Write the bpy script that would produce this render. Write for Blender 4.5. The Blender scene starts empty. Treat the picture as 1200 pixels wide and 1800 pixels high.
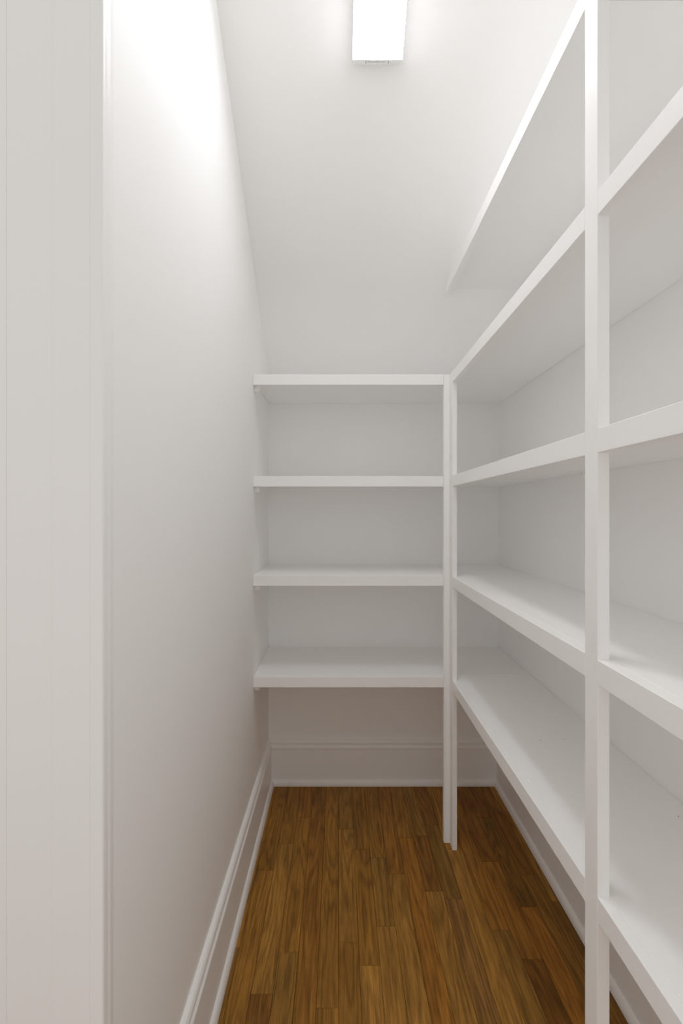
import bpy, bmesh, math, random
from mathutils import Vector, Matrix

# ------------------------------------------------------------------ camera, world, exposure
sc = bpy.context.scene
COL = sc.collection
CAM_H = 1.2
F = 850.0                                   # focal length in pixels of the 1200x1800 frame
cam_d = bpy.data.cameras.new('camera')
cam = bpy.data.objects.new('camera', cam_d)
COL.objects.link(cam)
cam.location = (0, 0, CAM_H)
cam.rotation_euler = (math.pi / 2, 0, 0)
cam_d.sensor_fit = 'VERTICAL'
cam_d.sensor_height = 36
cam_d.sensor_width = 24
cam_d.lens = F / 1800 * 36
cam_d.shift_x = 4 / 1800
cam_d.clip_start = 0.02
sc.camera = cam

world = bpy.data.worlds.new('hall_light')
sc.world = world
world.use_nodes = True
wb = world.node_tree.nodes['Background']
wb.inputs[0].default_value = (1.0, 0.975, 0.945, 1)
wb.inputs[1].default_value = 0.71

LAMP = 20.5                                  # emission of the ceiling light's diffuser
sc.view_settings.view_transform = 'Standard'
sc.view_settings.look = 'None'
sc.view_settings.gamma = 1
sc.view_settings.use_curve_mapping = False
sc.view_settings.exposure = 0.0
sc.cycles.max_bounces = 16
sc.cycles.diffuse_bounces = 10
sc.cycles.glossy_bounces = 4

random.seed(7)

# ------------------------------------------------------------------ materials
def new_mat(name):
    m = bpy.data.materials.new(name)
    m.use_nodes = True
    nt = m.node_tree
    b = nt.nodes['Principled BSDF']
    return m, nt, b

def paint(name, col, rough, bump, scale, spec=0.5):
    m, nt, b = new_mat(name)
    b.inputs['Base Color'].default_value = (*col, 1)
    b.inputs['Roughness'].default_value = rough
    b.inputs['Specular IOR Level'].default_value = spec
    tc = nt.nodes.new('ShaderNodeTexCoord')
    n = nt.nodes.new('ShaderNodeTexNoise')
    n.inputs['Scale'].default_value = scale
    n.inputs['Detail'].default_value = 3
    bp = nt.nodes.new('ShaderNodeBump')
    bp.inputs['Strength'].default_value = bump
    bp.inputs['Distance'].default_value = 0.001
    nt.links.new(tc.outputs['Object'], n.inputs['Vector'])
    nt.links.new(n.outputs['Fac'], bp.inputs['Height'])
    nt.links.new(bp.outputs['Normal'], b.inputs['Normal'])
    return m

M_WALL = paint('wall_paint', (0.957, 0.955, 0.950), 0.6, 0.08, 350, 0.3)
M_CEIL = paint('ceiling_paint', (0.957, 0.955, 0.951), 0.8, 0.05, 300, 0.2)
M_TRIM = paint('trim_gloss_paint', (0.957, 0.955, 0.949), 0.38, 0.03, 60, 0.35)
M_SHELF = paint('shelf_paint', (0.957, 0.955, 0.949), 0.42, 0.05, 90, 0.35)
M_HOUSING = paint('light_housing_enamel', (0.80, 0.80, 0.80), 0.4, 0.02, 100)
M_MARK = paint('grey_print', (0.25, 0.25, 0.25), 0.6, 0.0, 100)
M_HOLE = paint('nail_hole_shadow', (0.22, 0.2, 0.18), 0.9, 0.0, 100)
M_SUB = paint('subfloor_dark', (0.05, 0.03, 0.015), 0.9, 0.1, 100)

M_LENS, nt, b = new_mat('lit_diffuser')
b.inputs['Base Color'].default_value = (0.9, 0.9, 0.9, 1)
b.inputs['Emission Color'].default_value = (0.965, 0.98, 1.0, 1)
b.inputs['Emission Strength'].default_value = LAMP

def wood():
    m, nt, b = new_mat('stained_oak')
    N, L = nt.nodes.new, nt.links.new
    tc = N('ShaderNodeTexCoord')
    oi = N('ShaderNodeObjectInfo')
    off = N('ShaderNodeVectorMath'); off.operation = 'SCALE'
    comb = N('ShaderNodeCombineXYZ')
    L(oi.outputs['Random'], comb.inputs['X']); L(oi.outputs['Random'], comb.inputs['Y'])
    L(oi.outputs['Random'], comb.inputs['Z'])
    L(comb.outputs[0], off.inputs[0]); off.inputs['Scale'].default_value = 37.0
    add = N('ShaderNodeVectorMath'); add.operation = 'ADD'
    L(tc.outputs['Object'], add.inputs[0]); L(off.outputs[0], add.inputs[1])
    # cathedral figure: a slow warp, stretched along the board
    mp1 = N('ShaderNodeMapping'); mp1.inputs['Scale'].default_value = (16, 1.3, 16)
    L(add.outputs[0], mp1.inputs['Vector'])
    n1 = N('ShaderNodeTexNoise'); n1.inputs['Scale'].default_value = 1.0
    n1.inputs['Detail'].default_value = 2.0
    L(mp1.outputs[0], n1.inputs['Vector'])
    ml = N('ShaderNodeMath'); ml.operation = 'MULTIPLY'; ml.inputs[1].default_value = 11.0
    L(n1.outputs['Fac'], ml.inputs[0])
    fr = N('ShaderNodeMath'); fr.operation = 'PINGPONG'; fr.inputs[1].default_value = 0.5
    L(ml.outputs[0], fr.inputs[0])
    rings = N('ShaderNodeMath'); rings.operation = 'MULTIPLY'; rings.inputs[1].default_value = 2.0
    L(fr.outputs[0], rings.inputs[0])
    # pores: short thin streaks along the board
    mp2 = N('ShaderNodeMapping'); mp2.inputs['Scale'].default_value = (650, 22, 650)
    L(add.outputs[0], mp2.inputs['Vector'])
    n2 = N('ShaderNodeTexNoise'); n2.inputs['Scale'].default_value = 1.0
    n2.inputs['Detail'].default_value = 2.0
    L(mp2.outputs[0], n2.inputs['Vector'])
    mp3 = N('ShaderNodeMapping'); mp3.inputs['Scale'].default_value = (120, 2, 120)
    L(add.outputs[0], mp3.inputs['Vector'])
    n3 = N('ShaderNodeTexNoise'); n3.inputs['Scale'].default_value = 1.0
    n3.inputs['Detail'].default_value = 3.0
    L(mp3.outputs[0], n3.inputs['Vector'])
    # blotches of the stain
    mp4 = N('ShaderNodeMapping'); mp4.inputs['Scale'].default_value = (9, 4, 9)
    L(add.outputs[0], mp4.inputs['Vector'])
    n4 = N('ShaderNodeTexNoise'); n4.inputs['Scale'].default_value = 1.0
    L(mp4.outputs[0], n4.inputs['Vector'])

    def ramp(src, a, bb, lo, hi):
        r = N('ShaderNodeMapRange')
        L(src, r.inputs['Value'])
        r.inputs['From Min'].default_value = a; r.inputs['From Max'].default_value = bb
        r.inputs['To Min'].default_value = lo; r.inputs['To Max'].default_value = hi
        return r.outputs[0]
    f = [ramp(rings.outputs[0], 0.0, 0.7, 0.70, 1.08), ramp(n2.outputs['Fac'], 0.36, 0.6, 0.74, 1.08),
         ramp(n3.outputs['Fac'], 0.3, 0.7, 0.78, 1.18), ramp(n4.outputs['Fac'], 0.3, 0.7, 0.86, 1.14)]
    cur = f[0]
    for g in f[1:]:
        k = N('ShaderNodeMath'); k.operation = 'MULTIPLY'
        L(cur, k.inputs[0]); L(g, k.inputs[1]); cur = k.outputs[0]
    sc_ = N('ShaderNodeVectorMath'); sc_.operation = 'SCALE'
    L(oi.outputs['Color'], sc_.inputs[0]); L(cur, sc_.inputs['Scale'])
    L(sc_.outputs[0], b.inputs['Base Color'])
    b.inputs['Roughness'].default_value = 0.5
    b.inputs['Specular IOR Level'].default_value = 0.2
    bp = N('ShaderNodeBump'); bp.inputs['Strength'].default_value = 0.12
    bp.inputs['Distance'].default_value = 0.0006
    L(n2.outputs['Fac'], bp.inputs['Height']); L(bp.outputs[0], b.inputs['Normal'])
    return m
M_WOOD = wood()

# ------------------------------------------------------------------ builders
WLOC = {}

def link(o, parent, loc):
    COL.objects.link(o)
    o.location = loc
    WLOC[o] = Vector(loc)
    if parent is not None:
        o.parent = parent
        o.matrix_parent_inverse = Matrix.Translation(-WLOC[parent])
    return o

def mesh_obj(name, bm, mat, parent=None, loc=None):
    """bm holds world coordinates; the origin goes to loc (default: middle of the base)"""
    bmesh.ops.recalc_face_normals(bm, faces=bm.faces[:])
    vs = [v.co for v in bm.verts]
    lo = Vector([min(v[i] for v in vs) for i in range(3)])
    hi = Vector([max(v[i] for v in vs) for i in range(3)])
    if loc is None:
        loc = Vector(((lo.x + hi.x) / 2, (lo.y + hi.y) / 2, lo.z))
    bmesh.ops.translate(bm, verts=bm.verts[:], vec=-Vector(loc))
    me = bpy.data.meshes.new(name)
    bm.to_mesh(me); bm.free()
    me.materials.append(mat)
    o = bpy.data.objects.new(name, me)
    return link(o, parent, loc)

def empty(name, loc):
    o = bpy.data.objects.new(name, None)
    o.empty_display_size = 0.1
    return link(o, None, loc)

def add_box(bm, x0, x1, y0, y1, z0, z1, bev=0.0):
    r = bmesh.ops.create_cube(bm, size=1)
    vs = r['verts']
    for v in vs:
        v.co = Vector((x0 + (v.co.x + .5) * (x1 - x0), y0 + (v.co.y + .5) * (y1 - y0), z0 + (v.co.z + .5) * (z1 - z0)))
    if bev:
        es = list({e for v in vs for e in v.link_edges})
        bmesh.ops.bevel(bm, geom=es, offset=bev, segments=1, affect='EDGES', profile=0.5)
    return bm

def box(name, mat, parent, x0, x1, y0, y1, z0, z1, bev=0.0008):
    return mesh_obj(name, add_box(bmesh.new(), x0, x1, y0, y1, z0, z1, bev), mat, parent)

def sweep(name, mat, parent, pts, axis, a, b, a_shift=None, b_shift=None, smooth=False):
    """closed profile pts swept from a to b along axis; pts are the two other world coordinates.
    a_shift/b_shift: function(pt) -> extra length at that end (mitres)"""
    bm = bmesh.new()
    def co(p, t):
        return {'x': (t, p[0], p[1]), 'y': (p[0], t, p[1]), 'z': (p[0], p[1], t)}[axis]
    A = [bm.verts.new(co(p, a + (a_shift(p) if a_shift else 0))) for p in pts]
    B = [bm.verts.new(co(p, b + (b_shift(p) if b_shift else 0))) for p in pts]
    n = len(pts)
    for i in range(n):
        f = bm.faces.new((A[i], A[(i + 1) % n], B[(i + 1) % n], B[i]))
    bm.faces.new(A); bm.faces.new(B)
    return mesh_obj(name, bm, mat, parent)

def tag(o, label, cat=None, group=None, kind=None):
    o['label'] = label
    if cat: o['category'] = cat
    if group: o['group'] = group
    if kind: o['kind'] = kind
    return o

# ------------------------------------------------------------------ the plan, in metres
XL, XR = -0.312, 0.705          # side walls
YB = 2.14                       # end wall
WT = 0.105                      # wall thickness
YO = 0.480                      # the pantry is open to the next room here, in front of the camera
DY1 = 0.605                     # trimmed end of the plain side wall
ZC = 3.05                       # level ceiling over the opening
SLOPE = 0.765
def ceil_z(y): return CAM_H + 0.835 + SLOPE * (1.8325 - y)
def ceil_y(z): return 1.8325 - (z - CAM_H - 0.835) / SLOPE
XF = 0.401                      # face of the long shelves
YF = 1.7526                     # face of the end shelves
T = 0.019                       # board thickness
W = 0.038                       # width of the edge strips and posts
BOT = [0.564, 0.932, 1.292, 1.661, 2.022]   # undersides of the edge strips

# ------------------------------------------------------------------ shell
JT = 0.019
tag(box('wall_left', M_WALL, None, XL - WT, XL, DY1 + JT, YB + WT, 0, 3.35, 0),
    'plain white painted wall facing the open shelves', 'wall', kind='structure')
tag(box('wall_back', M_WALL, None, XL, XR, YB, YB + WT, 0, 2.2, 0),
    'short white end wall behind the four end shelves', 'wall', kind='structure')
tag(box('wall_right', M_WALL, None, XR, XR + WT, YO, YB + WT, 0, 3.35, 0),
    'long white wall behind the long shelf run', 'wall', kind='structure')
YK = ceil_y(ZC)
pts = [(YO, ZC), (YK, ZC), (YB, ceil_z(YB)), (YB, ceil_z(YB) + 0.12), (YK, ZC + .12), (YO, ZC + .12)]
tag(sweep('ceiling', M_CEIL, None, pts, 'x', XL, XR),
    'white ceiling sloping down towards the end wall', 'ceiling', kind='structure')

# trimmed end of the plain wall: a jamb board with a kerf and a casing on each side
trim = empty('trim_1', (XL - WT / 2, DY1, 0))
tag(trim, 'white painted jamb and casing trimming the end of the plain wall', 'trim', kind='structure')
KX = -0.3587
y, b_ = DY1, DY1 + JT
sweep('jamb', M_TRIM, trim, [(XL, b_), (XL, y + .001), (XL - .001, y), (KX + .0020, y), (KX + .0010, y + .0006), (KX - .0010, y + .0006),
      (KX - .0020, y), (XL - WT + .0015, y), (XL - WT, y + .0015), (XL - WT, b_)], 'z', 0, 3.35)
# moulded casing: (distance from the jamb face, projection from the wall)
CAS = [(.0005, 0), (.0005, .0145), (.0012, .0158), (.0024, .0163), (.0040, .0165), (.0062, .0158), (.0080, .0146), (.0105, .0136),
       (.0130, .0134), (.0220, .0121), (.0238, .0122), (.0252, .0127), (.0270, .0128), (.0300, .0121), (.0345, .0108), (.0450, .0070),
       (.0540, .0040), (.0590, .0022), (.0605, 0)]
for x, s in ((XL, 1), (XL - WT, -1)):
    sweep('casing', M_TRIM, trim, [(x + s * v, DY1 + u) for u, v in CAS], 'z', 0, ZC)

# baseboards
def base_profile():
    return [(0, 0), (.015, 0), (.015, .155), (.0165, .1575), (.0172, .162), (.0165, .1665), (.0140, .1695), (.0118, .1725),
            (.0112, .1765), (.0125, .1790), (.0140, .1815), (.0140, .1850), (.0125, .1900), (.0095, .1945), (.0060, .1965), (0, .197)]
def shoe_profile():
    p = [(.015, 0), (.027, 0)]
    for k in range(1, 7):
        a = k / 6 * math.pi / 2
        p.append((.015 + .012 * math.cos(a), .021 * math.sin(a) + .004))
    return p
BY0 = DY1 + .061
def baseboard(name, label, mk, axis, a, b, sa=None, sb=None):
    o = sweep(name, M_TRIM, None, [mk(*p) for p in base_profile()], axis, a, b, sa, sb)
    tag(o, label, 'baseboard', kind='structure')
    sweep('shoe_molding', M_TRIM, o, [mk(*p) for p in shoe_profile()], axis, a, b, sa, sb)
baseboard('baseboard_left', 'tall white moulded baseboard along the plain wall', lambda d, z: (XL + d, z), 'y', BY0, YB,
          None, lambda p: -(p[0] - XL))
baseboard('baseboard_back', 'tall white moulded baseboard along the short end wall', lambda d, z: (YB - d, z), 'x', XL, XR,
          lambda p: (YB - p[0]), lambda p: -(YB - p[0]))
baseboard('baseboard_right', 'tall white baseboard running beneath the long shelves', lambda d, z: (XR - d, z), 'y', YO, YB,
          None, lambda p: -(XR - p[0]))

# ------------------------------------------------------------------ floor of narrow oak strips
HX0, HX1, HY0 = -1.45, 1.45, -1.0
floor = box('floor', M_SUB, None, HX0, HX1, HY0, YB + WT, -0.06, -0.0125, 0)
tag(floor, 'medium brown stained oak strip floor', 'floor', kind='structure')
PW, P0 = 0.0547, 0.108
def c(r, g, b_): return tuple(((v / 255) / 12.92 if v / 255 < .04045 else ((v / 255 + .055) / 1.055) ** 2.4) for v in (r, g, b_))
TONE = {'mid': c(150, 106, 42), 'light': c(166, 122, 56), 'red': c(142, 94, 34), 'orange': c(166, 108, 38), 'dark': c(112, 70, 26),
        'olive': c(130, 98, 44), 'grey': c(126, 92, 52), 'deep': c(102, 74, 28)}
# boards whose ends or tones the photograph shows: column -> [(tone, far end), ...] from the near end up
KNOWN = {
    -7: [('olive', 1.02), ('mid', 1.62), ('mid', 2.2)],
    -6: [('dark', 1.204), ('light', 1.75), ('mid', 2.2)],
    -5: [('olive', 1.319), ('mid', 1.90), ('red', 2.2)],
    -4: [('red', 1.06), ('red', 1.98), ('mid', 2.2)],
    -3: [('mid', 1.17), ('mid', 2.2)],
    -2: [('mid', 1.35), ('light', 1.83), ('olive', 2.2)],
    -1: [('light', 1.28), ('mid', 1.72), ('mid', 2.2)],
    0: [('light', 1.401), ('olive', 1.68), ('mid', 2.2)],
    1: [('light', 1.604), ('red', 2.2)],
    2: [('orange', 1.12), ('orange', 1.78), ('mid', 2.2)],
    3: [('light', 1.05), ('light', 1.53), ('dark', 1.793), ('olive', 2.2)],
    4: [('grey', 1.50), ('olive', 1.8545), ('dark', 2.2)],
    5: [('light', 1.72), ('mid', 2.2)],
    6: [('olive', 1.388), ('red', 2.2)],
    7: [('dark', 1.298), ('red', 1.66), ('dark', 2.2)],
    8: [('orange', 1.47), ('deep', 1.9), ('dark', 2.2)],
    9: [('deep', 1.60), ('dark', 2.2)],
}
LB = {k: v for k, v in KNOWN.items()}
names = list(TONE)
mean = [sum(v[j] for v in TONE.values()) / len(TONE) for j in range(3)]
TONE = {k: tuple(1.30 * mean[j] + .62 * (v[j] - mean[j]) for j in range(3)) for k, v in TONE.items()}
XH = XL - WT                       # hall side of the side wall
def plank(x0, x1, a, b_, t):
    if x1 - x0 < .004 or b_ - a < .01: return
    g = .00035
    o = box('plank', M_WOOD, floor, x0 + g, x1 - g, a + g, b_ - g, -0.0125, 0.0, .0006)
    k = random.uniform(.93, 1.07)
    o.color = tuple(v * k for v in TONE[t]) + (1,)
for i in range(math.floor((HX0 - P0) / PW), math.ceil((HX1 - P0) / PW)):
    x0, x1 = P0 + i * PW, P0 + (i + 1) * PW
    rn = lambda: random.choice(names)
    if x1 > XL + .016 and x0 < XR - .016:                 # pantry
        tail = KNOWN.get(i) or [(rn(), random.uniform(1.0, 1.7)), (rn(), 2.2)]
        y = YO
        for t, e in [(rn(), random.uniform(.62, .85))] + tail:
            if e > y: plank(max(x0, XL + .016), min(x1, XR - .016), y, min(e, YB - .016), t)
            y = max(y, e)
    # the room in front of it
    cut = random.uniform(-.7, .1)
    plank(max(x0, HX0), min(x1, HX1), HY0, cut, rn())
    plank(max(x0, HX0), min(x1, HX1), cut, YO, rn())
    if x0 < XH - .02: plank(max(x0, HX0), min(x1, XH - .018), YO, YB + WT, rn())
    elif x0 < XL + .016: plank(max(x0, XH - .018), min(x1, XL + .016), YO, DY1 - .001, rn())

# ------------------------------------------------------------------ end shelves
bu = empty('shelving_unit', ((XL + XF) / 2, (YF + YB) / 2, 0))
tag(bu, 'white built-in unit of four short shelves across the end wall', 'shelving')
E = .0006
for k, z in enumerate(BOT[:4]):
    top = z + W
    s = box('shelf', M_SHELF, bu, XL + E, XR - E, YF + T, YB - E, top - T, top)
    box('edge_strip', M_SHELF, s, XL + E, XF - .0225, YF, YF + T, z, top)
    # small support block on the plain wall, showing below the strip
    box('support_block', M_SHELF, s, XL + E, XL + .020, YF + T + .003, YF + T + .030, top - T - W, top - T, .0015)
box('post', M_SHELF, bu, XF - .0220, XF - .0003, YF, YF + T, 0, BOT[3] + W)

# ------------------------------------------------------------------ long shelves
lu = empty('shelving_unit', ((XF + XR) / 2, 1.1, 0))
tag(lu, 'long white built-in shelving unit of five shelves facing the plain wall', 'shelving')
YP0, YP1 = 0.7513, 0.790                    # middle post
YE0, YE1 = 0.506, 0.544                     # post at the open end
YC0, YC1 = 1.7143, YF + T                   # corner post
for k, z in enumerate(BOT):
    top = z + W
    if k < 4:
        s = box('shelf', M_SHELF, lu, XF + T, XR - E, YE0 + .001, YF + T - .0006, top - T, top)
        box('edge_strip', M_SHELF, s, XF, XF + T, YE1, YP0, z, top)
        box('edge_strip', M_SHELF, s, XF, XF + T, YP1, YC0, z, top)
    else:
        s = box('shelf', M_SHELF, lu, XF + T, XR - E, YE0, YP1 + .004, top - T, top)
        box('edge_strip', M_SHELF, s, XF, XF + T, YE1, YP0, z, top)
        g = .001
        P = [(YP1 + .005, top - T), (ceil_y(top - T) - g, top - T), (ceil_y(top) - g, top), (YP1 + .005, top)]
        s = sweep('shelf', M_SHELF, lu, P, 'x', XF + T, XR - E)
        P = [(YP1, z), (ceil_y(z) - g, z), (ceil_y(top) - g, top), (YP1, top)]
        sweep('edge_strip', M_SHELF, s, P, 'x', XF, XF + T)
    if k == 0:
        for hx, hy in ((.527, 1.2665), (.590, 1.273), (.666, .950), (.7005, 1.611), (.7005, 1.865), (.7005, 2.0125)):
            bm = bmesh.new()
            bmesh.ops.create_cone(bm, cap_ends=True, segments=10, radius1=.0011, radius2=.0011, depth=.0008,
                                  matrix=Matrix.Translation((hx, hy, top + .0001)))
            if hy < YF: mesh_obj('nail_hole', bm, M_HOLE, s)
            else: bm.free()
box('post', M_SHELF, lu, XF, XF + T, YP0, YP1, 0, BOT[4] + W)
box('post', M_SHELF, lu, XF, XF + T, YE0, YE1, 0, BOT[4] + W)
box('post', M_SHELF, lu, XF, XF + .0165, YC0, YC1, 0, BOT[3] + W)

# ------------------------------------------------------------------ ceiling light on the slope
ang = math.atan(SLOPE)
U = Vector((0, -math.cos(ang), math.sin(ang)))      # up the slope, towards the doorway
NRM = Vector((0, -math.sin(ang), -math.cos(ang)))   # off the ceiling, into the room
LP = Vector((0.1015, 1.309, ceil_z(1.309)))
LLEN, LW, LT = 0.66, 0.131, 0.050
lamp = empty('ceiling_light', LP)
tag(lamp, 'narrow white box light glowing on the sloped ceiling', 'ceiling light')
def lamp_pt(x, s, t): return LP + Vector((x, 0, 0)) + U * s + NRM * t
def lamp_sweep(name, mat, prof, s0, s1, parent=lamp):
    bm = bmesh.new()
    A = [bm.verts.new(lamp_pt(x, s0, t)) for x, t in prof]
    B = [bm.verts.new(lamp_pt(x, s1, t)) for x, t in prof]
    n = len(prof)
    for i in range(n): bm.faces.new((A[i], A[(i + 1) % n], B[(i + 1) % n], B[i]))
    bm.faces.new(A); bm.faces.new(B)
    return mesh_obj(name, bm, mat, parent, LP)
def tray(w, t0, t1, r):
    h = w / 2
    p = [(-h, t0)]
    for k in range(6):
        a = k / 5 * math.pi / 2
        p.append((-h + r - r * math.cos(a), t1 - r + r * math.sin(a)))
    return p + [(-x, t) for x, t in reversed(p)]
lamp_sweep('housing', M_HOUSING, [(-LW / 2, .0002), (LW / 2, .0002), (LW / 2, .0440), (-LW / 2, .0440)], .001, LLEN - .001)
lamp_sweep('diffuser', M_LENS, tray(LW, .0442, LT, .004), .0002, LLEN - .0002)
cap = lamp_sweep('end_cap', M_HOUSING, tray(LW, .0002, LT, .004), -.0095, 0)
lamp_sweep('end_cap', M_HOUSING, tray(LW, .0002, LT, .004), LLEN, LLEN + .0095)
# small grey print on the end cap: two brackets with a line of tiny marks between them
bm = bmesh.new()
def mark(x0, x1, s0, s1):
    vs = [lamp_pt(x, s, t) for t in (LT - .0001, LT + .0002) for x, s in ((x0, s0), (x1, s0), (x1, s1), (x0, s1))]
    v = [bm.verts.new(p) for p in vs]
    for q in ((0, 1, 2, 3), (4, 5, 6, 7), (0, 1, 5, 4), (1, 2, 6, 5), (2, 3, 7, 6), (3, 0, 4, 7)):
        bm.faces.new([v[k] for k in q])
for x, s in ((-.0315, 1), (.0275, -1)):
    mark(x, x + .0016, -.0075, -.0018)
rnd = random.Random(3)
x = -.0255
while x < .0205:
    w_ = rnd.uniform(.0006, .0014)
    a = rnd.uniform(-.0060, -.0050)
    mark(x, x + w_ * .7, a, -.0030)
    if rnd.random() < .5: mark(x, x + w_ * 1.6, -.0034, -.0030)
    x += w_ + .0012
mk = mesh_obj('printed_mark', bm, M_MARK, cap, LP)
mk['label'] = 'small grey print on the white end cap'
